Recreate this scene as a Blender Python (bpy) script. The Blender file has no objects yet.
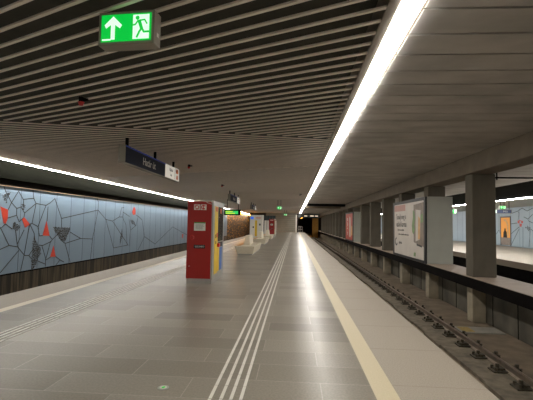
import bpy, bmesh, math, random
from mathutils import Vector, Matrix
random.seed(7)
S = bpy.context.scene
COL = S.collection

# ---------------------------------------------------------------- camera
cam_d = bpy.data.cameras.new('camera')
cam_d.sensor_width = 36.0
cam_d.lens = 36.0 * 400.0 / 533.0
cam_d.clip_end = 400
cam = bpy.data.objects.new('camera', cam_d)
COL.objects.link(cam)
R3 = Matrix(((0.997403658517547, -0.01392728732727519, 0.07065389333586482),
             (0.06970438322767245, -0.059746614195147804, -0.9957769032524634),
             (0.018089801951984407, 0.9981164124288908, -0.058620698609094524)))
cam.matrix_world = Matrix.Translation((0, 0, 1.6)) @ R3.to_4x4()
S.camera = cam

# ---------------------------------------------------------------- world, exposure
wd = bpy.data.worlds.new('world'); S.world = wd; wd.use_nodes = True
wd.node_tree.nodes['Background'].inputs[0].default_value = (0.9, 0.95, 1, 1)
wd.node_tree.nodes['Background'].inputs[1].default_value = 0.01
S.view_settings.view_transform = 'Standard'
S.view_settings.look = 'None'
S.view_settings.gamma = 1
S.view_settings.use_curve_mapping = False
S.view_settings.exposure = 1.9
E_MAIN = 8.0     # strip lamp above the platform
E_LEFT = 24.0      # cove lamp along the mural
E_FAR = 22.0     # strip lamp of the opposite platform
E_SODIUM = 11.0  # orange tunnel lamps

# ---------------------------------------------------------------- materials
def lin(c):
    c = c / 255.0
    return c / 12.92 if c <= 0.04045 else ((c + 0.055) / 1.055) ** 2.4
def rgb(r, g, b): return (lin(r), lin(g), lin(b), 1)
def new_mat(name):
    m = bpy.data.materials.new(name); m.use_nodes = True
    return m, m.node_tree.nodes, m.node_tree.links, m.node_tree.nodes['Principled BSDF']
def mat(name, c, rough=0.5, metal=0.0, spec=0.5, var=0.12, scale=3.0, stretch=(1, 1, 1), bump=0.0, detail=6):
    m, N, L, P = new_mat(name)
    P.inputs['Roughness'].default_value = rough
    P.inputs['Metallic'].default_value = metal
    P.inputs['Specular IOR Level'].default_value = spec
    tc = N.new('ShaderNodeTexCoord'); mp = N.new('ShaderNodeMapping'); mp.inputs['Scale'].default_value = stretch
    nz = N.new('ShaderNodeTexNoise'); nz.inputs['Scale'].default_value = scale; nz.inputs['Detail'].default_value = detail
    L.new(tc.outputs['Object'], mp.inputs[0]); L.new(mp.outputs[0], nz.inputs['Vector'])
    cr = N.new('ShaderNodeValToRGB')
    base = rgb(*c)
    cr.color_ramp.elements[0].position = 0.3; cr.color_ramp.elements[1].position = 0.7
    cr.color_ramp.elements[0].color = tuple(v * (1 - var) for v in base[:3]) + (1,)
    cr.color_ramp.elements[1].color = tuple(min(1, v * (1 + var)) for v in base[:3]) + (1,)
    L.new(nz.outputs['Fac'], cr.inputs[0]); L.new(cr.outputs[0], P.inputs['Base Color'])
    if bump:
        b = N.new('ShaderNodeBump'); b.inputs['Strength'].default_value = bump; b.inputs['Distance'].default_value = 0.02
        L.new(nz.outputs['Fac'], b.inputs['Height']); L.new(b.outputs[0], P.inputs['Normal'])
    return m
def glow(name, c, s):
    m, N, L, P = new_mat(name)
    P.inputs['Base Color'].default_value = rgb(*c)
    P.inputs['Emission Color'].default_value = rgb(*c)
    P.inputs['Emission Strength'].default_value = s
    return m

def granite_floor():
    m, N, L, P = new_mat('polished granite slabs')
    tc = N.new('ShaderNodeTexCoord')
    mp = N.new('ShaderNodeMapping'); mp.inputs['Location'].default_value = (0.37, 0.15, 0)
    L.new(tc.outputs['Object'], mp.inputs[0])
    br = N.new('ShaderNodeTexBrick')
    br.inputs['Scale'].default_value = 1.0
    br.inputs['Brick Width'].default_value = 1.3; br.inputs['Row Height'].default_value = 0.48
    br.inputs['Mortar Size'].default_value = 0.006; br.inputs['Mortar Smooth'].default_value = 0.3
    br.inputs['Color1'].default_value = rgb(146, 139, 127); br.inputs['Color2'].default_value = rgb(124, 118, 107)
    br.inputs['Mortar'].default_value = rgb(160, 152, 141)
    L.new(mp.outputs[0], br.inputs['Vector'])
    sp = N.new('ShaderNodeTexNoise'); sp.inputs['Scale'].default_value = 45; sp.inputs['Detail'].default_value = 5
    L.new(tc.outputs['Object'], sp.inputs['Vector'])
    bl = N.new('ShaderNodeTexNoise'); bl.inputs['Scale'].default_value = .9; bl.inputs['Detail'].default_value = 3
    L.new(tc.outputs['Object'], bl.inputs['Vector'])
    r1 = N.new('ShaderNodeMapRange'); r1.inputs[1].default_value = .35; r1.inputs[2].default_value = .65; r1.inputs[3].default_value = .9; r1.inputs[4].default_value = 1.1
    L.new(sp.outputs['Fac'], r1.inputs[0])
    r2 = N.new('ShaderNodeMapRange'); r2.inputs[1].default_value = .3; r2.inputs[2].default_value = .7; r2.inputs[3].default_value = .95; r2.inputs[4].default_value = 1.05
    L.new(bl.outputs['Fac'], r2.inputs[0])
    mu = N.new('ShaderNodeMath'); mu.operation = 'MULTIPLY'
    L.new(r1.outputs[0], mu.inputs[0]); mu.inputs[1].default_value = 1
    mx = N.new('ShaderNodeVectorMath'); mx.operation = 'SCALE'
    L.new(br.outputs['Color'], mx.inputs[0]); L.new(mu.outputs[0], mx.inputs['Scale'])
    L.new(mx.outputs[0], P.inputs['Base Color'])
    rr = N.new('ShaderNodeMapRange'); rr.inputs[1].default_value = .3; rr.inputs[2].default_value = .7; rr.inputs[3].default_value = .27; rr.inputs[4].default_value = .29
    L.new(bl.outputs['Fac'], rr.inputs[0]); P.inputs['Roughness'].default_value = .29
    P.inputs['Specular IOR Level'].default_value = 0.09
    return m

M = {}
M['granite'] = granite_floor()
M['coping'] = mat('speckled cream stone', (156, 146, 131), .6, var=.16, scale=70, detail=3)
M['band'] = mat('pale yellow stone', (196, 183, 150), .5, var=.06, scale=60)
M['bed'] = mat('dusty brown track concrete', (116, 102, 84), .9, var=.3, scale=2.5, bump=.3)
M['plinth_strip'] = mat('oily dark concrete', (108, 99, 84), .85, var=.4, scale=5, bump=.4)
M['concrete'] = mat('board marked grey concrete', (86, 79, 66), .85, var=.18, scale=2.2, stretch=(1, 1, .5), bump=.2)
M['board'] = mat('brown grey ceiling boards', (180, 176, 171), .8, var=.2, scale=1.8, stretch=(.6, 1, 1), bump=.15)
M['slat'] = mat('warm grey slats', (244, 232, 220), .6, var=.04)
M['deck'] = mat('black green ceiling deck', (66, 65, 57), .9, var=.2)
M['trim'] = mat('taupe metal trim', (118, 108, 96), .5, var=.04)
M['greyprint2'] = mat('joint mortar', (150, 138, 122), .8, var=.05)
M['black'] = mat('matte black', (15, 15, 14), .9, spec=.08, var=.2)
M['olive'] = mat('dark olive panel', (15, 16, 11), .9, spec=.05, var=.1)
M['brownedge'] = mat('brown edge trim', (126, 108, 88), .5, var=.05)
M['mural'] = mat('blue grey enamel panel', (130, 152, 172), .35, var=.05, scale=.8, stretch=(1, 1, .4))
M['mural_far'] = mat('pale blue enamel panel', (150, 166, 176), .35, var=.05, scale=.8)
M['seam'] = mat('dark seam', (72, 82, 88), .6, var=.05)
M['crack'] = mat('olive black line', (50, 50, 42), .6, var=.05)
M['mesh'] = mat('dark perforated patch', (46, 43, 36), .6, var=.6, scale=9, detail=1)
M['shard'] = mat('orange red shard', (205, 62, 38), .4, var=.05)
M['plinth'] = mat('streaked dark marble', (46, 44, 35), .5, var=.9, scale=2.6, stretch=(1, 2.4, .15))
for _n in M['plinth'].node_tree.nodes:
    if _n.type == 'VALTORGB': _n.color_ramp.elements[0].position = .42; _n.color_ramp.elements[1].position = .6; _n.color_ramp.elements[1].color = rgb(84, 76, 60)
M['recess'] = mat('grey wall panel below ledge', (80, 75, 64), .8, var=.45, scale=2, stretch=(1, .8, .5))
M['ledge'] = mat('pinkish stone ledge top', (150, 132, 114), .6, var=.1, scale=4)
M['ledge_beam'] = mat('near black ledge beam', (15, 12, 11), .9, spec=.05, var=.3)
M['beam'] = mat('brown grey concrete beam', (104, 93, 78), .85, var=.15, scale=2, bump=.2)
M['postconcrete'] = mat('pale concrete post', (150, 140, 120), .85, var=.2, scale=3)
M['bluebar'] = mat('muted blue bar', (84, 92, 120), .5)
M['steel'] = mat('worn rail steel', (150, 136, 122), .4, metal=.6, var=.2, scale=8)
M['rust'] = mat('greasy fastener iron', (74, 68, 56), .6, metal=.2, var=.4, scale=30)
M['plate'] = mat('pale walkway plate', (142, 138, 128), .7, var=.1)
M['ochre'] = mat('yellow painted mark', (160, 138, 78), .8, var=.2, scale=14)
M['red'] = mat('dark red lacquer', (150, 28, 22), .35, var=.04)
M['redlight'] = mat('bright red plastic', (200, 44, 40), .35, var=.04)
M['alu'] = mat('brushed aluminium', (176, 174, 168), .35, metal=.6, var=.06, scale=12, stretch=(1, 1, .2))
M['white'] = mat('white plastic', (222, 218, 208), .4, var=.03)
M['paper'] = mat('white paper', (214, 216, 204), .6, var=.05, scale=20)
M['green'] = mat('green print', (70, 150, 80), .6, var=.05)
M['yellow'] = mat('yellow panel', (228, 190, 34), .4, var=.04)
M['blue'] = mat('blue panel', (62, 112, 190), .4, var=.04)
M['darkglass'] = mat('dark glass panel', (54, 54, 50), .15, var=.1)
M['wood'] = mat('orange wood seat', (206, 158, 92), .45, var=.15, scale=6, stretch=(6, .6, 1))
M['bench'] = mat('cream stone bench', (222, 211, 188), .5, var=.05, scale=12)
M['signnavy'] = mat('navy black sign face', (30, 36, 52), .6, spec=.15, var=.04)
M['signblue'] = mat('blue sign edge', (34, 72, 200), .4, var=.04)
M['signend'] = mat('grey sign end cap', (150, 144, 130), .5, var=.04)
M['orange'] = mat('orange print', (226, 112, 44), .5, var=.04)
M['greyprint'] = mat('grey print', (90, 88, 86), .6, var=.04)
M['poster'] = mat('pale poster paper', (196, 188, 178), .5, var=.05, scale=2)
M['posterpink'] = mat('dusty pink print', (176, 132, 118), .5, var=.2, scale=8, stretch=(1, 3, .3))
M['postergreen'] = mat('leaf green print', (112, 140, 88), .5, var=.2, scale=8)
M['ink'] = mat('black ink', (26, 26, 28), .5, var=.04)
M['taupe'] = mat('taupe print', (128, 114, 102), .5, var=.2, scale=5)
M['posterred'] = mat('red poster paper', (176, 62, 46), .5, var=.15, scale=3)
M['boxgrey'] = mat('grey green sheet metal', (160, 160, 148), .5, var=.04)
M['endwall'] = mat('grey end wall panel', (146, 140, 126), .6, var=.08, scale=1.5)
M['glassband'] = mat('blue grey glass', (70, 84, 88), .12, var=.1)
M['ochrewall'] = mat('ochre tunnel column', (172, 120, 44), .8, var=.15)
M['cablewall'] = mat('cable racks with painted orange light', (92, 66, 38), .7, var=.8, scale=3, stretch=(1, .5, 3))

def cable_wall():
    m, N, L, P = new_mat('cable racks with painted orange light'); P.inputs['Roughness'].default_value = .7
    tc = N.new('ShaderNodeTexCoord'); mp = N.new('ShaderNodeMapping'); mp.inputs['Scale'].default_value = (1, .35, 2.6)
    nz = N.new('ShaderNodeTexNoise'); nz.inputs['Scale'].default_value = 2.6; nz.inputs['Detail'].default_value = 4
    cr = N.new('ShaderNodeValToRGB'); e = cr.color_ramp.elements
    e[0].position = .52; e[0].color = rgb(20, 15, 10); e[1].position = .70; e[1].color = rgb(176, 132, 44)  # orange lamplight on the racks painted in as ochre over near black
    L.new(tc.outputs['Object'], mp.inputs[0]); L.new(mp.outputs[0], nz.inputs['Vector']); L.new(nz.outputs['Fac'], cr.inputs[0]); L.new(cr.outputs[0], P.inputs['Base Color'])
    return m
M['cablewall'] = cable_wall()
M['bandleft'] = mat('pale beige stone', (212, 202, 180), .5, var=.05, scale=60)
M['plinth_beam'] = mat('dark tunnel panel', (30, 24, 18), .8)
M['tunnel'] = mat('soot black tunnel concrete', (40, 34, 28), .9, var=.3)
M['lamp'] = glow('lamp diffuser', (255, 250, 243), E_MAIN)
M['lampleft'] = glow('cove lamp diffuser', (255, 250, 240), E_LEFT)
M['lampfar'] = glow('far lamp diffuser', (250, 250, 250), E_FAR)
M['sodium'] = glow('sodium tunnel lamp', (255, 168, 52), E_SODIUM)
M['reflection_glow'] = glow('painted glass reflection', (255, 236, 205), 0.336)  # emission for the lamp reflections painted on the glass band
M['exitgreen'] = glow('lit green exit panel', (0, 186, 60), 0.264)
M['exitwhite'] = glow('lit white pictogram', (228, 255, 236), 0.240)
M['screengreen'] = glow('lit green display', (40, 190, 90), 0.230)
M['screenyellow'] = glow('lit yellow display', (196, 214, 40), 0.230)
M['screenblue'] = glow('lit blue screen', (50, 110, 220), 0.224)
M['amber'] = glow('lit amber interior', (226, 150, 52), 0.097)
M['signlit'] = glow('backlit white panel', (214, 208, 196), 0.144)

# ---------------------------------------------------------------- helpers
def link(name, bm, m, parent=None, loc=(0, 0, 0), bevel=0):
    bmesh.ops.recalc_face_normals(bm, faces=bm.faces)
    me = bpy.data.meshes.new(name); bm.to_mesh(me); bm.free()
    o = bpy.data.objects.new(name, me); COL.objects.link(o)
    ms = m if isinstance(m, (list, tuple)) else [m]
    for k in ms: me.materials.append(M[k] if isinstance(k, str) else k)
    o.location = loc
    if parent: o.parent = parent
    if bevel:
        md = o.modifiers.new('bevel', 'BEVEL'); md.width = bevel; md.segments = 2; md.limit_method = 'ANGLE'
    return o
def box(bm, x0, x1, y0, y1, z0, z1, rot=None):
    vs = [bm.verts.new(p) for p in ((x0,y0,z0),(x1,y0,z0),(x1,y1,z0),(x0,y1,z0),(x0,y0,z1),(x1,y0,z1),(x1,y1,z1),(x0,y1,z1))]
    for f in ((0,3,2,1),(4,5,6,7),(0,1,5,4),(1,2,6,5),(2,3,7,6),(3,0,4,7)): bm.faces.new([vs[i] for i in f])
    return vs
def bx(name, m, dims, parent=None, bevel=0):
    bm = bmesh.new(); box(bm, *dims); return link(name, bm, m, parent, bevel=bevel)
def prism(bm, pts, axis, a, b):
    """pts are 2D in the plane normal to axis; extruded from a to b"""
    def mk(p, t):
        if axis == 0: return (t, p[0], p[1])
        if axis == 1: return (p[0], t, p[1])
        return (p[0], p[1], t)
    v0 = [bm.verts.new(mk(p, a)) for p in pts]; v1 = [bm.verts.new(mk(p, b)) for p in pts]
    n = len(pts)
    bm.faces.new(v0); bm.faces.new(list(reversed(v1)))
    for i in range(n): bm.faces.new((v0[i], v1[i], v1[(i+1) % n], v0[(i+1) % n]))
def px(name, m, pts, axis, a, b, parent=None, bevel=0):
    bm = bmesh.new(); prism(bm, pts, axis, a, b); return link(name, bm, m, parent, bevel=bevel)
def cyl(bm, p, r, h, axis=2, n=20, r2=None):
    rot = {0: Matrix.Rotation(math.pi/2, 4, 'Y'), 1: Matrix.Rotation(-math.pi/2, 4, 'X'), 2: Matrix.Identity(4)}[axis]
    bmesh.ops.create_cone(bm, cap_ends=True, segments=n, radius1=r, radius2=r if r2 is None else r2, depth=h, matrix=Matrix.Translation(p) @ rot)
def cy(name, m, p, r, h, axis=2, parent=None, n=20, r2=None):
    bm = bmesh.new(); cyl(bm, p, r, h, axis, n, r2); return link(name, bm, m, parent)
def thing(name, loc, label, cat, group=None):
    o = bpy.data.objects.new(name, None); COL.objects.link(o); o.location = loc; o.empty_display_size = .2
    o['label'] = label; o['category'] = cat
    if group: o['group'] = group
    return o
def tag(o, label, cat, group=None, kind=None):
    o['label'] = label; o['category'] = cat
    if group: o['group'] = group
    if kind: o['kind'] = kind
    return o
def struct(o):
    o['kind'] = 'structure'; return o
def copy_tree(o, parent=None):
    c = o.copy(); COL.objects.link(c)
    if parent: c.parent = parent
    for ch in list(o.children): copy_tree(ch, c)
    return c
def text(name, s, size, m, parent, loc, rot, sx=1.0, depth=.002):
    cu = bpy.data.curves.new(name, 'FONT'); cu.body = s; cu.size = size; cu.extrude = depth; cu.align_x = 'CENTER'; cu.align_y = 'CENTER'
    t = bpy.data.objects.new(name + '_tmp', cu); COL.objects.link(t)
    bpy.context.view_layer.update()
    me = bpy.data.meshes.new_from_object(t.evaluated_get(bpy.context.evaluated_depsgraph_get()))
    bpy.data.objects.remove(t)
    me.name = name
    me.materials.clear(); me.materials.append(M[m])
    o = bpy.data.objects.new(name, me); COL.objects.link(o)
    o.parent = parent; o.location = loc; o.rotation_euler = rot; o.scale = (sx, 1, 1)
    return o
FRONT = (math.pi/2, 0, 0)               # readable when looking along +Y
WEST = (math.pi/2, 0, -math.pi/2)        # face whose outside points to -X
EAST = (math.pi/2, 0, math.pi/2)         # face whose outside points to +X

Y0, Y1 = -9.0, 78.0
ZC = 3.68
# ================================================================ STRUCTURE
struct(bx('floor', 'granite', (-5.19, .78, Y0, Y1, -.3, 0)))
o = struct(bx('trim_1', 'band', (.78, 1.0, Y0, Y1, -.3, 0)))
o = struct(bx('trim_2', 'bandleft', (-5.19, -5.0, Y0, Y1, -.299, .0008)))
struct(bx('trim_3', 'coping', (1.0, 1.93, Y0, Y1, -.3, 0)))
struct(bx('trim_4', 'coping', (-6.08, -5.19, Y0, Y1, -.3, 0)))
struct(bx('wall_platform_right', 'plinth_strip', (1.5, 1.7, Y0, Y1, -1.2, -.3)))
struct(bx('wall_platform_left', 'plinth_strip', (-5.9, -5.7, Y0, Y1, -1.2, -.3)))
struct(bx('floor_track_right', 'bed', (1.7, 5.9, Y0, 125, -1.35, -1.2)))
struct(bx('floor_track_left', 'bed', (-10.6, -5.9, Y0, 125, -1.35, -1.2)))
struct(bx('floor_track_beyond', 'bed', (5.9, 10.6, Y0, 125, -1.35, -1.2)))
# slab joints of the coping
bm = bmesh.new()
y = Y0
while y < 60:
    box(bm, 1.0, 1.93, y, y + .006, -.01, .0008); y += 1.2
struct(link('trim_5', bm, 'greyprint2'))
# raised concrete strip carrying the far rail
bm = bmesh.new()
y = 0
ys = [Y0 + i * 1.1 for i in range(int((Y1 + 30 - Y0) / 1.1))]
for i in range(len(ys) - 1):
    j = random.uniform(-.05, .03)
    box(bm, 3.42 + j, 4.32, ys[i], ys[i+1], -1.2, -1.13 + random.uniform(-.004, .004))
struct(link('trim_6', bm, 'plinth_strip'))

# left wall: plinth, top band, mural carrier
struct(bx('wall_left', 'plinth', (-10.8, -10.6, Y0, 62.6, -1.35, -.44)))
struct(bx('trim_7', 'black', (-10.6, -10.58, Y0, 62.6, -.48, -.43)))
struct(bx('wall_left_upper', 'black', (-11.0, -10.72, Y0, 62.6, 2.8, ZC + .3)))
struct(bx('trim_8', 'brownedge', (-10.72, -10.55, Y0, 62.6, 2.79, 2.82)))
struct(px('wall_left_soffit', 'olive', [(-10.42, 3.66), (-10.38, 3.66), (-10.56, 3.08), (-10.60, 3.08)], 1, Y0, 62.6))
struct(bx('trim_9', 'trim', (-10.42, -10.05, Y0, 90, 3.68, ZC + .3)))

# ceiling: dark deck, slats in chevron zones
struct(bx('ceiling', 'deck', (-10.9, 1.2, Y0, 125, 3.98, 4.2)))
A1, A2 = math.radians(24.2), math.radians(14.0)
T1, T2 = -math.tan(A1), math.tan(A2)
def clip_poly(poly, n, c):
    out = []
    for i in range(len(poly)):
        a, b = poly[i], poly[(i+1) % len(poly)]
        da = n[0]*a[0] + n[1]*a[1] - c; db = n[0]*b[0] + n[1]*b[1] - c
        if da >= 0: out.append(a)
        if da * db < 0:
            t = da / (da - db); out.append((a[0] + t*(b[0]-a[0]), a[1] + t*(b[1]-a[1])))
    return out
XL, XR = -10.05, .85
def slat_zone(lo, hi, slope, first=False):
    """lo, hi: (slope, intercept) of the near and far border; slats run with `slope`"""
    bm = bmesh.new()
    ang = math.atan(slope); d = (math.cos(ang), math.sin(ang)); n = (-d[1], d[0])
    pitch, w = .234, .040
    c0 = 2.40 % pitch if slope < 0 else 0.05
    cs = [n[0]*x + n[1]*(b[0]*x + b[1]) for b in (lo, hi) for x in (XL, XR)]
    k = int(math.floor((min(cs) - c0) / pitch)) - 1
    while c0 + k*pitch < max(cs):
        c = c0 + k*pitch; k += 1
        mid = (n[0]*c, n[1]*c)
        poly = [(mid[0] - 40*d[0] - n[0]*w/2, mid[1] - 40*d[1] - n[1]*w/2), (mid[0] + 40*d[0] - n[0]*w/2, mid[1] + 40*d[1] - n[1]*w/2),
                (mid[0] + 40*d[0] + n[0]*w/2, mid[1] + 40*d[1] + n[1]*w/2), (mid[0] - 40*d[0] + n[0]*w/2, mid[1] - 40*d[1] + n[1]*w/2)]
        for nn, cc in (((1, 0), XL), ((-1, 0), -XR), ((-lo[0], 1), lo[1]), ((hi[0], -1), -hi[1]), ((0, 1), Y0 + .1), ((0, -1), -(Y1 - .05))):
            poly = clip_poly(poly, nn, cc)
            if len(poly) < 3: break
        if len(poly) >= 3: prism(bm, poly, 2, ZC, ZC + .022)
    return struct(link('ceiling_slats', bm, 'slat'))
bounds = [(T1, -40.0), (T2, 9.5), (T1, 14.62)]
slat_zone((T1, -40.0), (T2, 9.5), T1)
yb2, yb1 = 14.62, 9.5
for i in range(4):
    slat_zone((T2, yb1), (T1, yb2), T2)
    slat_zone((T1, yb2), (T2, yb1 + 18.3), T1)
    yb1 += 18.3; yb2 += 18.3
# lamp trough trims
struct(bx('trim_10', 'trim', (.85, .955, Y0, Y1, ZC - .005, 4.0)))
struct(bx('trim_11', 'trim', (1.185, 1.215, Y0, Y1, ZC + .01, 4.0)))
struct(bx('trim_12', 'trim', (.955, 1.185, Y0, Y1, ZC + .02, ZC + .05)))
# boarded ceiling over the tracks
struct(bx('ceiling_right', 'black', (1.2, 11.0, Y0, 100, ZC + .06, ZC + .2)))
def boards(x0, x1, y0=Y0, y1=95):
    bm = bmesh.new(); y = y0 + .32
    while y < y1:
        zz = ZC + random.uniform(0, .006)
        box(bm, x0, x1, y + .020, y + .521 - .018, zz, ZC + .07); y += .521
    return struct(link('ceiling_boards', bm, 'board'))
boards(1.215, 5.06)
boards(5.7, 10.35)
# long beam on the pillars, transverse beams further off
struct(bx('beam_long', 'beam', (5.05, 5.75, Y0, 100, 3.16, ZC + .05), bevel=.02))
struct(bx('beam_cross', 'black', (1.3, 5.05, 40.5, 41.2, 3.45, ZC + .02)))
struct(bx('beam_cross', 'beam', (1.3, 5.05, 44.5, 45.3, 3.4, ZC + .02)))
# ledge between the tracks
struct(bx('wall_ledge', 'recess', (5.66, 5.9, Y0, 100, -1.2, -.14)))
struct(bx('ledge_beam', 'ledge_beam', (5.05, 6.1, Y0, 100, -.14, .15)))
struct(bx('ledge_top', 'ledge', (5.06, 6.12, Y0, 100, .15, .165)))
bm = bmesh.new(); y = Y0 + .3
while y < 90:
    box(bm, 5.645, 5.662, y, y + .02, -1.2, -.14); y += 1.29
struct(link('trim_13', bm, 'black'))
# opposite platform
struct(bx('floor_opposite', 'coping', (10.5, 18.7, Y0, 100, -.3, 0)))
struct(bx('wall_platform_opposite', 'black', (10.6, 10.8, Y0, 100, -1.3, -.3)))
struct(px('ceiling_slope', 'black', [(10.3, ZC + .02), (12.0, 3.2), (12.0, 3.3), (10.3, ZC + .12)], 1, Y0, 100))
struct(bx('ceiling_opposite', 'boxgrey', (12.2, 18.8, Y0, 100, 3.34, 3.5)))
struct(bx('trim_14', 'trim', (11.98, 12.2, Y0, 100, 3.22, 3.5)))
struct(bx('wall_opposite', 'mural_far', (18.6, 18.9, Y0, 100, -.3, 3.5)))
# ends
struct(bx('wall_back', 'endwall', (-5.6, .4, Y1, Y1 + .4, -.2, 4.0)))
bm = bmesh.new(); z = .38
while z < 3.6: box(bm, -5.6, .4, Y1 - .012, Y1 + .01, z, z + .03); z += .38
struct(link('trim_15', bm, 'seam'))
struct(bx('wall_tunnel_left', 'cablewall', (-10.9, -10.6, 62.6, 125, -1.35, 4.0)))
struct(bx('wall_tunnel_inner', 'tunnel', (-5.6, -5.3, Y1 + .4, 125, -1.35, 4.0)))
struct(bx('wall_tunnel_middle', 'tunnel', (.4, .7, Y1 + .4, 125, -1.35, 4.4)))
struct(bx('wall_tunnel_right', 'tunnel', (5.05, 5.4, 90, 125, -1.35, 4.4)))
struct(bx('ceiling_tunnel', 'tunnel', (.4, 5.4, 100, 125, 3.4, 3.8)))
struct(bx('wall_tunnel_end', 'tunnel', (-11, 19, 125, 125.4, -1.4, 5)))
struct(bx('wall_near', 'endwall', (-11, 19, Y0 - .4, Y0, -1.4, 4.2)))
# mural drawing on the walls: (distance along the wall, height)
LINES_L= [[(14.63, 2.67), (14.28, 2.21), (14.12, 1.93)], [(14.63, 2.67), (14.92, 2.37), (15.55, 2.45), (15.71, 2.25), (16.37, 2.2), (16.65, 2.32), (16.98, 2.53), (17.56, 1.66), (20.92, 2.16)], [(14.28, 2.21), (14.58, 2.0), (14.59, 1.75), (14.75, 1.5), (15.02, 1.66)], [(14.28, 2.21), (13.94, 2.62), (13.84, 2.87)], [(14.58, 2.0), (14.82, 2.07), (15.04, 1.84), (15.71, 2.25)], [(15.04, 1.84), (15.02, 1.68)], [(15.71, 2.25), (15.52, 1.43), (15.37, 1.39)], [(16.37, 2.2), (15.91, 1.3), (15.52, 1.43)], [(14.14, 1.63), (14.56, 1.73)], [(13.77, 1.23), (14.03, 1.41), (14.39, 1.22)], [(16.52, 2.14), (16.5, 1.54)], [(14.92, 2.37), (14.99, 2.07)], [(15.55, 2.45), (15.47, 2.78)], [(13.85, 1.19), (14.27, 0.61), (13.83, 0.49)], [(14.27, 0.61), (14.74, 0.53), (15.17, 0.17), (15.43, 0.15), (15.67, 0.39)], [(15.43, 0.15), (15.6, -0.01)], [(14.82, 0.39), (13.89, -0.36)], [(13.76, 1.3), (13.85, 1.19)], [(14.58, 1.18), (14.74, 0.53)], [(15.06, 1.17), (14.73, 0.66)], [(15.37, 1.37), (15.14, 0.17), (14.99, -0.46)], [(16.04, 0.53), (16.27, 0.5), (16.85, 0.64), (16.94, 0.73), (17.57, 1.09)], [(16.7, 0.91), (16.94, 0.73)], [(16.23, 0.5), (16.52, -0.04), (16.55, -0.39)], [(16.82, 0.65), (16.56, -0.07)], [(16.03, -0.13), (16.51, -0.3)], [(16.56, -0.13), (16.87, -0.03)], [(17.24, -0.04), (17.6, -0.22), (17.93, -0.35)], [(17.31, -0.42), (17.6, -0.22)], [(15.4, 1.39), (15.68, 1.04), (15.76, 0.75)], [(15.91, 1.3), (16.04, 0.91), (16.24, 0.92)], [(17.56, 1.66), (17.59, 1.27)], [(18.31, 1.03), (19.27, 0.69), (20.46, 0.62)], [(20.46, 0.62), (20.92, 2.16), (20.94, 2.6), (20.76, 2.78)], [(20.46, 0.62), (20.34, -0.42)], [(19.27, 0.69), (17.94, 0.51), (18.43, -0.39)], [(17.6, 0.68), (17.94, 0.51)], [(20.92, 2.16), (21.88, 1.66), (22.7, 1.58), (23.55, 1.83), (24.04, 1.84), (24.6, 1.34), (24.87, 0.08)], [(21.88, 1.66), (22.97, -0.0), (25.02, 0.07), (22.7, 1.58)], [(23.62, 1.83), (23.85, 2.39), (24.2, 2.43)], [(24.08, 2.15), (25.09, 1.89)], [(24.04, 1.84), (24.16, 2.15)], [(26.14, 2.01), (26.67, 1.89), (27.23, 1.69), (27.8, 0.52), (26.71, -0.36)], [(25.02, 1.73), (25.33, 1.02), (26.2, 1.31), (26.49, 1.88)], [(25.33, 1.02), (25.19, -0.01)], [(27.8, 0.52), (30.01, -0.12), (34.28, 1.15), (40.25, 0.14), (44.54, 0.51)], [(37.58, 1.12), (37.64, 0.55)]]
RED_L= [[(13.73, 2.04), (14.11, 1.94), (14.13, 1.63), (14.03, 1.41), (13.93, 1.44), (13.83, 1.73)], [(15.02, 1.68), (15.4, 1.39), (15.11, 1.26), (14.91, 1.58)], [(16.46, 1.54), (16.73, 0.89), (16.24, 0.92)], [(17.05, 0.46), (17.24, -0.04), (16.84, -0.03)], [(25.75, 2.56), (26.01, 2.41), (26.05, 2.04), (25.64, 2.0), (25.46, 2.19)], [(37.31, 0.46), (37.82, 0.45), (37.7, 0.03), (37.35, 0.13)]]
DARK_L= [[(15.68, 0.96), (15.76, 0.75), (16.11, 0.45), (16.2, 0.19), (16.02, -0.04), (15.79, -0.39), (15.61, -0.45), (15.58, -0.13), (15.61, 0.36), (15.64, 0.76)], [(16.91, 1.26), (18.37, 1.24), (17.93, 0.62), (17.56, 0.68)], [(13.77, 2.46), (14.22, 2.62), (14.08, 2.41), (14.0, 2.18), (13.83, 2.35)], [(14.47, 1.52), (14.82, 1.33), (14.72, 1.14), (14.38, 1.26)], [(14.8, 2.22), (15.1, 2.12), (14.94, 1.92)], [(25.11, 1.7), (25.75, 1.64), (26.21, 1.27), (25.53, 1.41)], [(24.03, 1.16), (24.12, 0.67), (23.78, 0.07), (23.8, 0.56)]]
LINES_R= [[(35.71, 2.83), (34.59, 3.01), (34.0, 3.24)], [(34.59, 3.01), (34.45, 2.79), (34.62, 2.18)], [(35.71, 1.94), (34.73, 2.02)], [(35.74, 1.08), (34.49, 1.69)], [(35.77, 0.06), (34.49, 1.52)], [(33.91, 1.66), (33.96, 0.07)], [(33.74, 2.5), (33.19, 2.33), (33.1, 2.17), (32.53, 2.01)], [(32.9, 1.54), (33.13, 0.12)], [(38.41, 0.92), (37.74, 1.39), (37.41, 0.95)], [(37.7, 2.84), (37.74, 1.39)], [(34.0, 3.24), (33.3, 2.97), (32.49, 3.18)], [(33.19, 2.33), (32.51, 2.71)], [(32.81, 1.54), (31.92, 1.02)]]
RED_R= [[(34.7, 2.18), (34.47, 2.22), (34.4, 2.02), (34.6, 1.98)], [(34.36, 1.98), (34.04, 1.94), (34.15, 1.69), (34.34, 1.73)], [(34.18, 2.22), (33.89, 2.18), (33.9, 1.99), (34.14, 2.02)], [(34.43, 2.27), (34.28, 2.28), (34.25, 2.16), (34.4, 2.15)]]
DARK_R= [[(33.63, 1.61), (33.21, 1.78), (32.81, 1.62), (33.08, 1.42), (33.35, 1.54)]]
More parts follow.
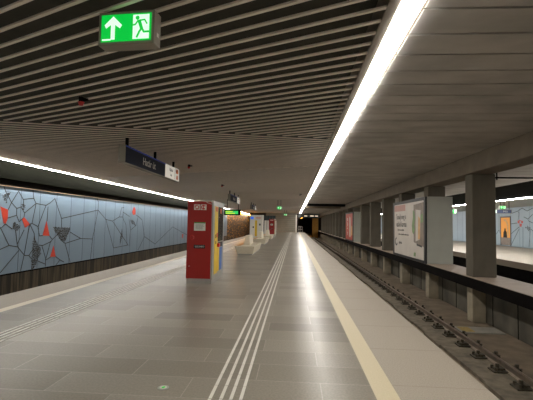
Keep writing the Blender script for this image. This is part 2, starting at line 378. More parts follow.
# ================================================================ MURALS
mu = thing('wall_mural', (-10.6, 25, 1.2), 'long blue grey enamel mural with crack lines and red shards on the left wall', 'mural')
def rel(o, root):  # keep world placement when parenting to an Empty with an offset
    o.parent = root; o.location = (-root.location[0], -root.location[1], -root.location[2]) ; return o
rel(bx('enamel_panel', 'mural', (-10.68, -10.6, Y0, 62.6, -.43, 2.80)), mu)
def lines_mesh(lines, X, side, w, m, name, root, lo, hi):
    bm = bmesh.new()
    for L in lines:
        for (a, b) in zip(L[:-1], L[1:]):
            a = (a[0], min(max(a[1], lo), hi)); b = (b[0], min(max(b[1], lo), hi))
            d = Vector((b[0]-a[0], b[1]-a[1]))
            if d.length < .02: continue
            d.normalize(); n = Vector((-d.y, d.x)) * w/2; e = d * w * .3
            P4 = [(a[0]-n.x-e.x, a[1]-n.y-e.y), (b[0]-n.x+e.x, b[1]-n.y+e.y), (b[0]+n.x+e.x, b[1]+n.y+e.y), (a[0]+n.x-e.x, a[1]+n.y-e.y)]
            prism(bm, P4, 0, X, X + side*.004)
    return rel(link(name, bm, m), root)
LO, HI = -.41, 2.78
for i in range(9):   # more cracks on the stretch beside and behind the camera
    y = 11.6 - i * 2.3
    LINES_L.append([(y + 1.4, 1.2), (y + .6, 1.6 + .5 * math.sin(i)), (y - .9, 1.1 + .6 * math.cos(i * 2)), (y - 1.0, -.3)])
    LINES_L.append([(y + .6, 1.6 + .5 * math.sin(i)), (y + .2, 2.7)])
lines_mesh(LINES_L, -10.6, 1, .034, 'crack', 'crack_lines', mu, LO, HI)
seams = []
y = 17.14 - 1.167 * 22
while y < 62: seams.append([(y, LO), (y, HI)]); y += 1.167
lines_mesh(seams, -10.6, 1, .014, 'seam', 'panel_seams', mu, LO, HI)
for P4 in RED_L: rel(px('red_shard', 'shard', P4, 0, -10.6, -10.593), mu)
def scales(poly, X, side, root, m='crack', step=.06):
    """patch filled with many small dark scales"""
    def inside(p):
        r = False; n = len(poly)
        for i in range(n):
            a, b = poly[i], poly[(i+1) % n]
            if (a[1] > p[1]) != (b[1] > p[1]) and p[0] < (b[0]-a[0]) * (p[1]-a[1]) / (b[1]-a[1]) + a[0]: r = not r
        return r
    bm = bmesh.new()
    ylo, yhi = min(p[0] for p in poly), max(p[0] for p in poly); zlo, zhi = min(p[1] for p in poly), max(p[1] for p in poly)
    y = ylo
    while y < yhi:
        z = zlo
        while z < zhi:
            q = (y + random.uniform(-.015, .015), z + random.uniform(-.015, .015))
            if inside(q):
                s = step * random.uniform(.5, .72)
                prism(bm, [(q[0]-s, q[1]-s*.6), (q[0]+s, q[1]-s*.4), (q[0]+s*.4, q[1]+s*.7)], 0, X, X + side*.005)
            z += step * .8
        y += step
    if len(bm.faces): rel(link('dark_scale_patch', bm, m), root)
    else: bm.free()
for P4 in DARK_L: scales(P4, -10.6, 1, mu, 'mesh')

mr = thing('wall_mural', (18.6, 35, 1.2), 'pale blue enamel mural with a cluster of red dots on the opposite platform wall', 'mural')
rel(bx('enamel_panel', 'mural_far', (18.5, 18.6, Y0, 100, .06, 3.32)), mr)
lines_mesh([[(a, b) for a, b in L] for L in LINES_R], 18.5, -1, .045, 'crack', 'crack_lines', mr, .1, 3.28)
seams = []; y = 5.0
while y < 90: seams.append([(y, .1), (y, 3.28)]); y += 1.4
lines_mesh(seams, 18.5, -1, .02, 'seam', 'panel_seams', mr, .1, 3.28)
for P4 in RED_R: rel(px('red_shard', 'shard', P4, 0, 18.49, 18.5), mr)
for P4 in DARK_R: scales(P4, 18.5, -1, mr, step=.14)

# ================================================================ LAMPS
def strip(name, label, x0, x1, z0, z1, y0, y1, seg, start, m, frame=None):
    t = thing(name, ((x0+x1)/2, (y0+y1)/2, z0), label, 'lamp')
    y = start
    while y > y0: y -= seg
    while y < y1:
        a, b = max(y + .02, y0), min(y + seg - .02, y1)
        if b > a: rel(bx('light_segment', m, (x0, x1, a, b, z0, z1)), t)
        y += seg
    return t
strip('linear_lamp', 'long white strip lamp in the ceiling above the platform, running into the distance', .97, 1.165, ZC - .02, ZC + .02, Y0, Y1, 3.38, 6.69, 'lamp')
strip('linear_lamp', 'thin white strip lamp along the ceiling edge over the left mural wall', -10.20, -10.08, 3.662, 3.675, Y0, 90, 3.38, 6.69, 'lampleft')
strip('linear_lamp', 'white strip lamp along the ceiling edge of the opposite platform', 12.02, 12.17, 3.18, 3.22, Y0, 100, 3.38, 6.69, 'lampfar')
def sodium(x, y, z, s=(.3, .3, .12), label='', m='sodium', g=None):
    t = thing('tunnel_lamp', (x, y, z), label, 'lamp', g)
    bx('housing', 'black', (-s[0]/2 - .03, s[0]/2 + .03, -s[1]/2 - .03, s[1]/2 + .03, s[2]/2, s[2]/2 + .06), t)
    bx('hanger', 'black', (-.03, .03, -.03, .03, s[2]/2 + .06, (4.0 if x < 0 else ZC + .07 if y < 95 else 3.4) - z), t)
    bx('diffuser', m, (-s[0]/2, s[0]/2, -s[1]/2, s[1]/2, -s[2]/2, s[2]/2), t)
    return t
for i, y in enumerate((65, 71, 77, 84, 91)):
    sodium(-9.6, y, 3.3 if i else 3.3, (.5, 1.6, .1), 'orange tunnel lamp over the left track, %s one past the end of the mural' % ('nearest', 'second', 'third', 'fourth', 'farthest')[i], g='orange lamps over the left track')
sodium(1.6, 90, 3.0, (.3, .6, .1), 'orange tunnel lamp behind the glass band over the right track')

sodium(4.45, 93, 2.6, (.5, 1.4, .12), 'added orange lamp, hidden behind the ochre tunnel column to light the track')  # added lamp, out of view, throws an orange glow on the track
tc_ = thing('tunnel_column', (4.37, 85.6, -1.2), 'ochre lit column standing at the right tunnel mouth', 'column')
bx('shaft', 'ochrewall', (-.62, .62, -.6, .6, 0, 4.1), tc_, bevel=.03)
bx('capital', 'ochrewall', (-.66, .66, -.64, .64, 4.1, ZC + 1.2), tc_)
# ================================================================ PILLARS, POSTS
NW = ['nearest', 'second', 'third', 'fourth', 'fifth', 'sixth', 'seventh', 'eighth', 'ninth', 'tenth', 'eleventh', 'twelfth', 'thirteenth', 'fourteenth', 'fifteenth', 'sixteenth', 'seventeenth', 'eighteenth']
p0 = None
for k in range(-1, 18):
    y = 12.0 + 3.87 * k
    if p0 is None:
        bm = bmesh.new(); box(bm, 0, .66, 0, .5, 0, 2.995)
        p0 = link('concrete_pillar', bm, 'concrete', bevel=.025); o = p0
        bpy.context.view_layer.update()
    else:
        o = p0.copy(); COL.objects.link(o)
    o.location = (5.15, y, .165)
    extra = {-1: 'concrete pillar on the ledge outside the right edge of the photo', 0: 'nearest square concrete pillar, standing alone in front of the opposite platform',
             1: 'concrete pillar enclosed by the near end of the white advert box', 2: 'concrete pillar enclosed by the far end of the white advert box',
             3: 'concrete pillar just behind the white advert box', 4: 'concrete pillar midway between the white and the red advert boxes', 5: 'concrete pillar just in front of the red advert box',
             6: 'concrete pillar enclosed by the near end of the red advert box', 7: 'concrete pillar enclosed by the far end of the red advert box'}
    tag(o, extra.get(k, 'far concrete pillar beyond the red advert box, %s of the row' % (NW[k] if k < 18 else 'last')), 'pillar', 'concrete pillars on the ledge between the tracks')
p0 = None
for k in range(-1, 19):
    y = 12.35 + 3.87 * k
    if p0 is None:
        bm = bmesh.new(); box(bm, 0, .38, 0, .38, 0, 1.06)
        p0 = link('ledge_post', bm, 'postconcrete', bevel=.015); o = p0
    else:
        o = p0.copy(); COL.objects.link(o)
    o.location = (5.27, y, -1.2)
    if k == -1: lb = 'short concrete post under the ledge outside the right edge of the photo'
    elif k == 0: lb = 'nearest short concrete post under the ledge below the lone pillar'
    elif k in (1, 2): lb = 'short concrete post under the %s end of the white advert box' % ('near' if k == 1 else 'far')
    elif k in (6, 7): lb = 'short concrete post under the %s end of the red advert box' % ('near' if k == 6 else 'far')
    else: lb = 'short concrete post under the ledge, %s of its row from the camera' % (NW[k] if k < 18 else 'last')
    tag(o, lb, 'post', 'short posts under the ledge beside the track')

# ================================================================ TRACK
def rail(x, name_label, fast=True, y0=Y0, y1=120):
    prof = [(-.06, 0), (.06, 0), (.06, .015), (.012, .035), (.012, .1), (.034, .11), (.034, .145), (-.034, .145), (-.034, .11), (-.012, .1), (-.012, .035), (-.06, .015)]
    bm = bmesh.new(); prism(bm, [(x + a, -1.115 + b - .13 + .115) for a, b in prof], 1, y0, y1)
    o = link('rail', bm, 'steel'); o.location = (0, 0, 0); tag(o, name_label, 'rail')
    if not fast: return o
    f0 = None; n = 0; y = 3.3
    while y < 76:
        if f0 is None:
            bm = bmesh.new()
            box(bm, -.30, .20, -.13, .13, 0, .025)
            for sx in (-1, 1):
                box(bm, sx*.17 - .08, sx*.17 + .06, -.06, .06, .025, .06)
                box(bm, sx*.12 - .05, sx*.12 + .04, -.10, .10, .05, .08)
                cyl(bm, (sx*.18, 0, .09), .035, .09, 2, 6)
                cyl(bm, (sx*.18, 0, .04), .06, .04, 2, 12)
                cyl(bm, (sx*.22 - .02, .085, .05), .028, .07, 2, 6)
                cyl(bm, (sx*.22 - .02, -.085, .05), .028, .07, 2, 6)
            f0 = link('rail_fastener', bm, 'rust', o); f = f0
        else:
            f = f0.copy(); COL.objects.link(f)
        f.location = (x, y, -1.128); y += .80; n += 1
    return o
rail(4.08, 'worn steel rail on iron fasteners along the dark concrete strip, right track')
rail(2.6, 'steel rail hidden close under the right platform edge', False)
rail(7.5, 'steel rail in the dark trench beyond the ledge, nearer of two', False)
rail(8.95, 'steel rail in the dark trench beyond the ledge, farther of two', False)
pl_ = thing('walkway_plate', (4.95, 11.4, -1.2), 'pale flat plate with a yellow mark on the track bed', 'plate')
bx('plate', 'plate', (-.5, .62, -.32, .32, 0, .03), pl_, bevel=.005)
bx('yellow_mark', 'ochre', (-.42, -.12, -.24, .26, .03, .034), pl_)

# ================================================================ TACTILE STRIPS AND FLOOR LAMP
TX = -3.95
def tactile(xs, w, dash, gap, h, label, yend=76):
    bm = bmesh.new()
    for x in xs:
        y = 1.0
        while y < yend:
            box(bm, x - w/2, x + w/2, y, y + dash, 0, h); y += dash + gap
    return tag(link('tactile_strip', bm, 'white', bevel=0), label, 'guide strip')
tactile((-.745, -.645, -.555, -.465), .03, .285, .015, .005, 'four pale ribbed guide lines running down the middle of the platform')
tactile((TX - .135, TX - .045, TX + .045, TX + .135), .03, .285, .015, .005,  'four pale ribbed guide lines near the left platform edge', 57)
lt = thing('floor_lamp_disc', (-1.24, 3.88, 0), 'small round floor lamp with green centre set in the granite', 'lamp')
cy('ring', 'alu', (0, 0, .001), .055, .006, 2, lt, 28)
cy('lens', 'white', (0, 0, .003), .036, .006, 2, lt, 24)
px('green_light', 'exitgreen', [(-.012, -.018), (.008, -.02), (.02, .012), (.004, .02), (-.012, .004)], 2, .006, .0075, lt)

# ================================================================ KIOSKS
def kiosk(loc, label):
    t = thing('service_kiosk', loc, label, 'kiosk', 'red kiosks on the platform')
    w, d, h = .69, 1.6, 2.15
    bx('plinth', 'alu', (.015, w - .015, .015, d - .015, 0, .13), t)
    bx('body', 'red', (0, w - .045, 0, d, .13, h), t, bevel=.006)
    bx('side_body', 'alu', (w - .045, w, .0, d, .11, h), t, bevel=.004)
    fx = w - .045
    cab = bx('corner_cap', 'white', (w - .07, w + .012, -.012, .07, h - .02, h + .035), t, bevel=.01)
    bx('corner_cap', 'white', (w - .07, w + .012, d - .07, d + .012, h - .02, h + .035), t, bevel=.01)
    bx('top_rail', 'alu', (w - .02, w + .004, .07, d - .07, h, h + .02), t)
    # cable on the roof
    bm = bmesh.new()
    pts = [(.42, .02, h + .03), (.46, .0, h + .01), (.52, -.004, h - .03), (.58, -.006, h - .05), (.64, -.006, h - .065)]
    for a, b in zip(pts[:-1], pts[1:]):
        v = Vector(b) - Vector(a)
        bmesh.ops.create_cone(bm, cap_ends=True, segments=8, radius1=.006, radius2=.006, depth=v.length + .004,
                              matrix=Matrix.Translation((Vector(a) + Vector(b))/2) @ v.to_track_quat('Z', 'Y').to_matrix().to_4x4())
    link('cable', bm, 'white', t)
    # front: pictogram plate
    pg = bx('pictogram_plate', 'white', (.17, .325, -.006, 0, 1.925, 2.07), t)
    bm = bmesh.new()
    for a in range(16):
        if a in (2, 9): continue
        t0, t1 = a/16*2*math.pi, (a + .9)/16*2*math.pi
        prism(bm, [(.2475 + r*math.cos(q), 1.9975 + r*math.sin(q)) for r, q in ((.036, t0), (.062, t0), (.062, t1), (.036, t1))], 1, -.009, -.006)
    link('pictogram', bm, 'redlight', pg)
    pg = bx('pictogram_plate', 'white', (.345, .50, -.006, 0, 1.925, 2.07), t)
    bm = bmesh.new()
    for a in range(3, 14):
        t0, t1 = a/16*2*math.pi, (a + 1)/16*2*math.pi
        prism(bm, [(.42 + r*math.cos(q), 1.9975 + r*math.sin(q)) for r, q in ((.04, t0), (.062, t0), (.062, t1), (.04, t1))], 1, -.009, -.006)
    box(bm, .408, .430, -.009, -.006, 1.955, 2.045); box(bm, .43, .475, -.009, -.006, 2.02, 2.045); box(bm, .43, .46, -.009, -.006, 1.955, 1.975)
    link('pictogram', bm, 'redlight', pg)
    pn = bx('notice', 'paper', (.185, .485, -.006, 0, 1.38, 1.6), t)
    bx('notice_header', 'green', (.185, .485, -.009, -.006, 1.572, 1.6), pn)
    bm = bmesh.new()
    for k in range(6): box(bm, .22, .22 + random.uniform(.16, .235), -.008, -.006, 1.42 + k*.023, 1.427 + k*.023)
    link('print_lines', bm, 'greyprint', pn)
    cy('call_button', 'red', (.14, -.012, 1.2), .045, .024, 1, t, 24)
    cy('call_button_ring', 'redlight', (.14, -.004, 1.2), .056, .01, 1, t, 24)
    sl = bx('label_plate', 'ink', (.19, .49, -.006, 0, .915, 1.01), t)
    text('lettering', 'SOS INFO', .062, 'white', sl, (.345, -.008, .962), FRONT, .9, .001)
    cy('lock', 'alu', (.08, -.004, .45), .014, .01, 1, t, 12)
    # long side facing the platform: yellow and dark panels
    X = w
    yp = bx('yellow_panel', 'yellow', (X, X + .008, .22, .62, .22, 2.04), t)
    px('warning_sign', 'redlight', [(.30, 1.90), (.54, 1.90), (.54, 2.02), (.30, 2.02)], 0, X + .008, X + .010, yp)
    sp = px('sticker', 'ink', [(.30, 1.18), (.40, 1.18), (.40, 1.28), (.30, 1.28)], 0, X + .008, X + .010, yp)
    px('sticker', 'redlight', [(.46, 1.2), (.58, 1.2), (.58, 1.32), (.46, 1.32)], 0, X + .008, X + .02, yp)
    px('sticker', 'ink', [(.32, 1.02), (.42, 1.02), (.42, 1.10), (.32, 1.10)], 0, X + .008, X + .010, yp)
    dp = bx('vending_window', 'darkglass', (X, X + .01, .68, 1.40, 1.08, 2.04), t)
    px('warning_sign', 'orange', [(.95, 1.86), (1.1, 1.86), (1.1, 2.0), (.95, 2.0)], 0, X + .01, X + .012, dp)
    bx('dispenser_tray', 'ink', (X, X + .012, .74, 1.36, .92, 1.05), t)
    kb = bx('red_handset', 'redlight', (X, X + .07, .56, .70, .93, 1.03), t, bevel=.01)
    bx('lower_panel', 'yellow', (X, X + .006, .66, .92, .25, .9), t)
    bx('blue_panel', 'blue', (X, X + .006, .96, 1.32, .25, .9), t)
    return t
k1 = kiosk((-2.82, 10.4, 0), 'large red service kiosk with white pictograms, nearest on the platform')
k2 = copy_tree(k1); k2.location = (-3.05, 47.9, 0); k2['label'] = 'small distant red kiosk standing at the end beyond the benches'
ik = thing('info_kiosk', (-3.8, 34, 0), 'tall white kiosk with yellow strip and blue screen behind the benches', 'kiosk')
bx('body', 'white', (0, 1.1, 0, .9, .1, 2.32), ik, bevel=.01); bx('plinth', 'alu', (.02, 1.08, .02, .88, 0, .1), ik)
bx('yellow_strip', 'yellow', (.44, .62, -.01, 0, .5, 1.85), ik)
bx('blue_screen', 'screenblue', (.06, .32, -.012, 0, 1.95, 2.15), ik)
bx('orange_text_strip', 'orange', (.5, .95, -.008, 0, 2.03, 2.09), ik)
bx('slot', 'ink', (.80, .92, -.01, 0, 1.42, 1.58), ik); bx('slot', 'ink', (.24, .36, -.01, 0, 1.2, 1.34), ik)

# glazed enclosure in front of the end wall
en = thing('glazed_enclosure', (-4.5, 77 - 18, 0), 'pale enclosure with a greenish glass band at the platform end behind the red kiosk', 'enclosure')
bx('pale_panel', 'white', (0, 1.7, 0, 2.5, 0, 2.05), en, bevel=.01)
bx('glass_band', 'glassband', (.02, 1.68, .02, 2.48, 2.05, 2.78), en)
bm = bmesh.new()
for x in (0, .4, .82, 1.24, 1.64): box(bm, x, x + .06, -.01, .05, 0, 2.8)
link('mullion', bm, 'greyprint', en)
ep = thing('end_post', (.3, 72, 0), 'slim white post at the right corner of the grey end wall', 'post')
bx('shaft', 'white', (-.12, .12, -.12, .12, 0, 3.2), ep, bevel=.02); bx('foot', 'alu', (-.18, .18, -.18, .18, 0, .04), ep)
gt = thing('end_gate', (1.0, 74, 0), 'low pale railing gate at the far platform end beside the white post', 'gate')
bm = bmesh.new()
for x in (-.35, .0, .45): box(bm, x, x + .06, -.03, .03, 0, 1.15)
link('upright', bm, 'alu', gt)
bm = bmesh.new()
for z in (.1, .6, 1.1): box(bm, -.35, .5, -.025, .025, z, z + .06)
link('cross_rail', bm, 'alu', gt)
gb = thing('glass_band', (2.9, 83, 2.86), 'blue grey glass band with painted glowing reflections above the right tunnel mouth', 'glazing')
bx('glass', 'glassband', (-2.2, 2.12, 0, .06, 0, .8), gb)
bm = bmesh.new()
for x in (-2.2, -1.1, 0, 1.1, 2.08): box(bm, x, x + .06, -.03, 0, 0, .8)
link('mullion', bm, 'ink', gb)
bx('reflection_patch', 'reflection_glow', (-.9, -.3, -.02, 0, .36, .52), gb); bx('reflection_patch', 'reflection_glow', (.3, 1.0, -.02, 0, .36, .54), gb); bx('reflection_patch', 'reflection_glow', (1.3, 1.9, -.02, 0, .38, .52), gb)  # glowing patches stand in for lights mirrored in the glass

# ================================================================ BENCHES
def bench(loc, label):
    t = thing('platform_bench', loc, label, 'bench', 'long cream stone benches down the platform')
    bm = bmesh.new()
    lo = [(-.40, .12), (.40, .12), (.40, 4.1), (-.40, 4.1)]
    hi = [(-.52, -.03), (.50, -.03), (.50, 4.25), (-.52, 4.25)]
    v0 = [bm.verts.new((x, y, .06)) for x, y in lo]; v1 = [bm.verts.new((x, y, .45)) for x, y in hi]
    bm.faces.new(v0[::-1]); bm.faces.new(v1)
    for i in range(4): bm.faces.new((v0[i], v0[(i+1) % 4], v1[(i+1) % 4], v1[i]))
    link('seat_block', bm, 'bench', t, bevel=.02)
    bx('foot', 'alu', (-.36, .36, .16, 4.05, 0, .06), t)
    bm = bmesh.new()
    v0 = [bm.verts.new(p) for p in ((-.24, 1.4, .45), (.10, 1.4, .45), (.10, 3.2, .45), (-.24, 3.2, .45))]
    v1 = [bm.verts.new(p) for p in ((-.16, 1.55, .94), (.06, 1.55, .94), (.06, 3.05, .94), (-.16, 3.05, .94))]
    bm.faces.new(v0[::-1]); bm.faces.new(v1)
    for i in range(4): bm.faces.new((v0[i], v0[(i+1) % 4], v1[(i+1) % 4], v1[i]))
    link('backrest', bm, 'bench', t, bevel=.03)
    bx('wood_seat', 'wood', (-.47, -.26, .5, 3.8, .45, .475), t, bevel=.006)
    return t
b1 = bench((-2.46, 19.9, 0), 'cream stone bench nearest of the three, behind the red kiosk')
b2 = copy_tree(b1); b2.location = (-2.6, 29.6, 0); b2['label'] = 'middle cream stone bench, in front of the white info kiosk'
b3 = copy_tree(b1); b3.location = (-2.68, 38.9, 0); b3['label'] = 'farthest cream stone bench, just before the distant red kiosk'

# ================================================================ HANGING SIGNS
def hang_sign(loc, label, full=True):
    """long box hanging parallel to the track, readable from the platform side (+X)"""
    t = thing('hanging_sign', loc, label, 'sign', 'long station signs hanging from the ceiling')
    bx('casing', 'signend', (-.17, 0, 0, 4.55, 0, .44), t, bevel=.006)
    fc = bx('name_face', 'signnavy', (0, .006, .02, 3.0, .01, .43), t)
    bx('blue_edge', 'signblue', (.0, .012, .02, 3.0, .395, .43), fc)
    if full: text('lettering', 'Határ út', .29, 'white', fc, (.008, 1.62, .2), EAST, 1.0)
    wf = bx('info_face', 'signlit', (0, .006, 3.02, 4.53, .01, .43), t)
    if full:
        text('lettering', 'Kijárat', .15, 'greyprint', wf, (.008, 3.62, .3), EAST, .9)
        text('lettering', 'Exit', .11, 'greyprint', wf, (.008, 3.62, .13), EAST, .9)
    bx('divider_line', 'greyprint', (.006, .009, 4.03, 4.05, .03, .41), wf)
    bm = bmesh.new()
    prism(bm, [(4.14, .25), (4.42, .25), (4.42, .40), (4.14, .40)], 0, .006, .009)
    prism(bm, [(4.16, .05), (4.42, .05), (4.38, .20), (4.24, .20)], 0, .006, .009)
    link('orange_symbol', bm, 'orange', wf)
    for y in (.25, 2.27, 4.1): bx('hanger', 'black', (-.12, -.06, y, y + .08, .44, ZC - loc[2] + .01), t)
    return t
s1 = hang_sign((-4.13, 9.38, 3.02), 'long navy hanging sign reading Határ út with white end panel, nearest')
s2 = copy_tree(s1); s2.location = (-4.13, 25.4, 3.02); s2['label'] = 'dark hanging station sign above the green departure display behind the red kiosk'
s3 = copy_tree(s1); s3.location = (-4.25, 39.5, 3.02); s3['label'] = 'small distant hanging station sign above the white info kiosk'

def exit_sign(loc, rz, w, h, label, detail=True, stem=0, name='exit_sign'):
    t = thing(name, loc, label, 'exit sign'); t.rotation_euler = (0, 0, rz)
    bx('casing', 'signend', (0, w, 0, .15, 0, h), t, bevel=.006)
    f = bx('green_face', 'exitgreen', (.03, w - .03, -.004, 0, .03, h - .03), t)
    x0, x1, z0, z1 = .03, w - .03, .03, h - .03
    W, Hh = x1 - x0, z1 - z0
    def q(u, v): return (x0 + u*W, z0 + v*Hh)
    px('arrow', 'exitwhite', [q(*p) for p in ((.20, .08), (.28, .08), (.28, .62), (.38, .48), (.42, .60), (.245, .93), (.07, .62), (.10, .50), (.20, .63))], 1, -.007, -.004, f)
    px('doorway', 'exitwhite', [q(*p) for p in ((.64, .06), (.96, .06), (.96, .12), (.96, .94), (.64, .94))], 1, -.007, -.004, f)
    if detail:
        bm = bmesh.new()
        a, b = -.010, -.007
        cx, cz = q(.73, .82)
        prism(bm, [(cx + .02*math.cos(k/12*2*math.pi), cz + .02*math.sin(k/12*2*math.pi)) for k in range(12)], 1, a, b)
        def limb(p0, p1, w_):
            A, B = Vector(q(*p0)), Vector(q(*p1)); d = (B - A).normalized(); n = Vector((-d.y, d.x)) * w_/2
            prism(bm, [tuple(A - n), tuple(B - n), tuple(B + n), tuple(A + n)], 1, a - random.uniform(0, .0008), b)
        limb((.76, .74), (.82, .40), .032)      # torso
        limb((.78, .72), (.88, .74), .014); limb((.87, .75), (.92, .58), .014)
        limb((.75, .74), (.69, .58), .014); limb((.70, .58), (.62, .56), .014)
        limb((.82, .44), (.86, .30), .019); limb((.85, .30), (.965, .30), .019)
        limb((.81, .42), (.76, .28), .019); limb((.77, .30), (.72, .10), .019)
        link('running_man', bm, 'exitgreen', f)
    if stem:
        for x in (.06, w - .10): bx('hanger', 'black', (x, x + .03, .06, .09, h, h + stem), t)
    return t
e1 = exit_sign((-1.965, 3.735, 3.325), math.radians(-5), .585, .335, 'large lit green exit sign with white arrow and running man, top left, nearest')
px('caption', 'exitwhite', [(.045, .045), (.135, .045), (.135, .06), (.045, .06)], 1, -.007, -.004, [c for c in e1.children if c.name.startswith('green_face')][0])
bm = bmesh.new(); box(bm, .575, .5852 + .002, .06, .10, .09, .13); link('indicator', bm, 'white', e1)
exit_sign((-1.55, 35, 2.83), 0, .42, .30, 'small green exit sign hanging far down the platform above the guide lines', True, ZC - 3.13)
exit_sign((-1.62, 60, 2.80), 0, .5, .30, 'tiny green exit sign in front of the grey end wall', True, ZC - 3.10)
# departure display
dd = thing('departure_display', (-6.2, 35, 2.28), 'lit green and yellow departure display in a black casing behind the red kiosk', 'display')
bx('casing', 'black', (0, 1.45, 0, .25, 0, .5), dd, bevel=.01)
sc = bx('screen', 'screengreen', (.1, 1.22, -.01, 0, .1, .38), dd)
bx('text_row', 'screenyellow', (.12, .75, -.014, -.01, .28, .35), sc); bx('text_row', 'screenyellow', (.12, .95, -.014, -.01, .13, .2), sc)
for x in (.2, 1.2): bx('hanger', 'black', (x, x + .05, .1, .15, .5, ZC - 2.28 + .01), dd)

# ceiling detectors
def detector(loc, label, m='redlight'):
    t = thing('ceiling_alarm', loc, label, 'alarm')
    cy('dome', m, (0, 0, -.03), .03, .06, 2, t, 20, .055)
    cy('base', 'black' if m == 'redlight' else 'alu', (0, 0, .04), .04, .09, 2, t, 16)
    bx('bracket', 'black', (.03, .12, -.02, .02, .02, .06), t)
    return t
detector((-3.64, 6.44, 3.60), 'red alarm dome on the slatted ceiling left of the lamp, nearest')
detector((-3.86, 14.22, 3.60), 'red alarm dome on the ceiling beside the white end of the Határ út sign')
detector((-3.98, 21.54, 3.60), 'tiny red alarm dome on the ceiling above the red kiosk')
detector((.35, 27.5, 3.60), 'small grey camera dome on the ceiling beside the strip lamp', 'boxgrey')

# ================================================================ ADVERT BOXES
def advert_box(loc, label, L=5.06, d=1.01, h=2.59):
    t = thing('advert_box', loc, label, 'advertising box')
    b = .05
    bx('end_panel', 'boxgrey', (.03, d, 0, b, 0, h), t, bevel=.008)
    bx('end_panel', 'boxgrey', (.03, d, L - b, L, 0, h), t, bevel=.008)
    bx('back_panel', 'boxgrey', (d - .05, d, b, L - b, 0, h), t)
    bx('backing', 'boxgrey', (.02, .06, b, L - b, 0.0, h), t)
    bm = bmesh.new()
    box(bm, -.02, .05, 0, .2, 0, h); box(bm, -.02, .05, L - .2, L, 0, h); box(bm, -.02, .05, .16, L - .16, 0, .1); box(bm, -.02, .05, .16, L - .16, h - .13, h)
    link('frame', bm, 'ink', t)
    return t
BL, BH = 5.06, 2.59
ad = advert_box((5.05, 15.84, .165), 'big advert box with a pale poster and grey end, on the ledge')
# poster coordinates: u from its left as read (far end) to its right (near end)
ps = bx('poster', 'poster', (0, .02, .16, BL - .16, .1, BH - .13), ad)
def uv(u, v): return (BL - .16 - u*(BL - .32), .1 + v*(BH - .23))
def patch(name, m, pts, x=-.003, par=None): return px(name, m, [uv(*p) for p in pts], 0, x, 0.0, par or ps)
patch('pink_block', 'posterpink', [(.02, .86), (.43, .86), (.43, .985), (.02, .985)])
def wtext(s, size, m, u, v, sx=1.0):
    y, z = uv(u, v); return text('lettering', s, size, m, ps, (-.004, y, z), WEST, sx)
wtext('Tanulj meg a', .36, 'ink', .27, .745, .95)
wtext('valódi karma', .37, 'ink', .28, .595, .95)
wtext('A jövő most kezdődik', .13, 'greyprint', .26, .485)
wtext('jelentkezz képzéseinkre online még ma', .11, 'greyprint', .36, .40)
bm = bmesh.new()
for a in range(3, 13):
    t0, t1 = a/14*2*math.pi, (a+1)/14*2*math.pi
    prism(bm, [uv(.09 + r*math.cos(q)*.6, .24 + r*math.sin(q)) for r, q in ((.05, t0), (.085, t0), (.085, t1), (.05, t1))], 0, -.005, 0)
link('emblem', bm, 'ink', ps)
wtext('gabona', .19, 'ink', .25, .235)
patch('grey_photo', 'taupe', [(.70, .28), (.985, .22), (.985, .97), (.70, .95)])
patch('white_shirt', 'poster', [(.76, .30), (.88, .34), (.90, .84), (.76, .86)], -.005)
patch('green_plant', 'postergreen', [(.66, .46), (.70, .42), (.74, .50), (.72, .60), (.75, .70), (.72, .84), (.68, .85), (.68, .72), (.65, .58)], -.008)
patch('green_plant', 'postergreen', [(.90, .62), (.97, .64), (.96, .78), (.90, .76)], -.008)
patch('wooden_spoon', 'wood', [(.83, .34), (.88, .34), (.885, .70), (.84, .74)], -.008)
patch('green_plant', 'postergreen', [(.70, .03), (.75, .03), (.76, .1), (.71, .1)], -.008)
patch('dark_bar', 'ink', [(.79, .23), (.93, .21), (.93, .24), (.79, .26)], -.008)
ad2 = advert_box((5.05, 35.12, .165), 'distant advert box with a red poster on the ledge')
ps = bx('poster', 'posterred', (0, .02, .16, BL - .16, .1, BH - .13), ad2)
patch('pale_figure', 'poster', [(.52, .12), (.72, .10), (.75, .5), (.68, .85), (.55, .9)])
patch('pale_figure', 'wood', [(.75, .15), (.95, .2), (.92, .55), (.80, .5)])
y, z = uv(.26, .5)
t_ = text('lettering', 'SALE', .8, 'white', ps, (-.004, y, z), WEST)
t_.rotation_euler = (0, -math.pi/2, math.pi) if False else (math.pi/2, math.pi/2, -math.pi/2)

# ================================================================ CABLE RODS OVER THE LEDGE
cr_ = thing('cable_rod', (6.9, 14, 3.29), 'thin dark rod hung under the ceiling right of the nearest pillar', 'rod')
bx('rod', 'black', (-1.1, 3.2, -.03, .03, -.025, .025), cr_)
for x in (-.1, 2.2): bx('hanger', 'black', (x, x + .035, -.015, .015, -.08, ZC - 3.29), cr_)
for (x, y, l) in ((5.95, 15.6, .36), (6.4, 15.2, .5)):
    t = thing('hanging_rod', (x, y, ZC), 'short dark rod hanging from the ceiling over the white advert box, %s' % ('nearer the pillar' if x > 6 else 'nearer the track'), 'rod')
    bx('rod', 'black', (-.018, .018, -.018, .018, -l, .0), t); cy('end_knob', 'black', (0, 0, -l), .035, .08, 2, t, 10)

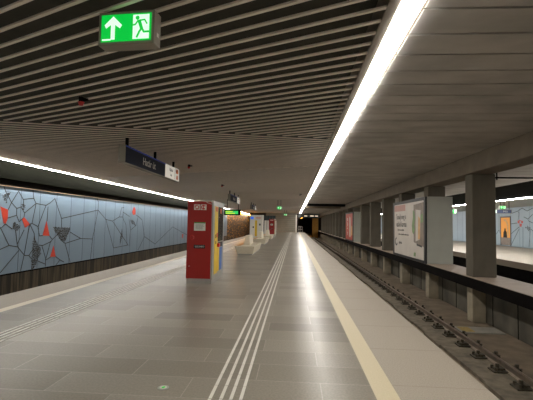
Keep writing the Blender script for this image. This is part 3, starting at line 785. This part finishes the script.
# ================================================================ OPPOSITE PLATFORM THINGS
dw = thing('lit_doorway', (18.5, 35.75, 0), 'narrow doorway with a warm amber lit interior in the opposite wall', 'doorway')
W_ = 1.65
bm = bmesh.new()
box(bm, -.04, .02, -.05, .05, .05, 2.6); box(bm, -.04, .02, W_ - .05, W_ + .05, .05, 2.6); box(bm, -.04, .02, .05, W_ - .05, 2.5, 2.6)
link('frame', bm, 'greyprint', dw)
bx('lit_back', 'amber', (-.012, -.004, .05, W_ - .05, .75, 2.5), dw)
bx('counter', 'taupe', (-.03, -.012, .05, W_ - .05, .1, .75), dw)
px('arched_shape', 'wood', [(.35, .8), (.55, .8), (.55, 1.8), (.8, 2.15), (1.1, 2.2), (1.1, 2.35), (.7, 2.35), (.35, 1.9)], 0, -.03, -.012, dw)
px('dark_shape', 'tunnel', [(.6, .75), (1.2, .75), (1.15, 1.2), (1.0, 1.35), (.95, 1.55), (.85, 1.55), (.8, 1.35), (.65, 1.2)], 0, -.04, -.012, dw)
exit_sign((13.3, 27, 2.80), 0, .40, .24, 'green exit sign under the opposite platform ceiling right of the nearest pillar', True, .3)
hs = thing('hanging_sign', (12.9, 27.1, 2.52), 'hanging direction sign with white square and pale blue bar on the opposite platform', 'sign')
bx('casing', 'signend', (0, 1.2, 0, .12, 0, .27), hs); bx('white_square', 'exitwhite', (.03, .24, -.01, 0, .03, .24), hs)
bx('blue_bar', 'bluebar', (.28, 1.17, -.01, 0, .03, .24), hs); text('lettering', 'M3', .17, 'white', hs, (.8, -.012, .135), FRONT, 1.3)
for x in (.1, 1.05): bx('hanger', 'black', (x, x + .03, .04, .07, .27, .84), hs)
exit_sign((11.3, 30, 2.55), 0, .46, .34, 'green exit sign seen in the gap between the white advert box and the nearest pillar', True, 1.0)
dr = thing('service_door', (18.5, 43.5, .0), 'plain pale service door in the opposite wall behind the gap by the advert box', 'door')
bx('leaf', 'mural_far', (-.02, 0, 0, .95, .08, 2.2), dr)
bm = bmesh.new(); box(bm, -.035, 0, -.06, 0, .05, 2.26); box(bm, -.035, 0, .95, 1.01, .05, 2.26); box(bm, -.035, 0, 0, .95, 2.2, 2.26)
link('frame', bm, 'seam', dr); cy('handle', 'alu', (-.06, .85, 1.05), .02, .1, 0, dr, 8)
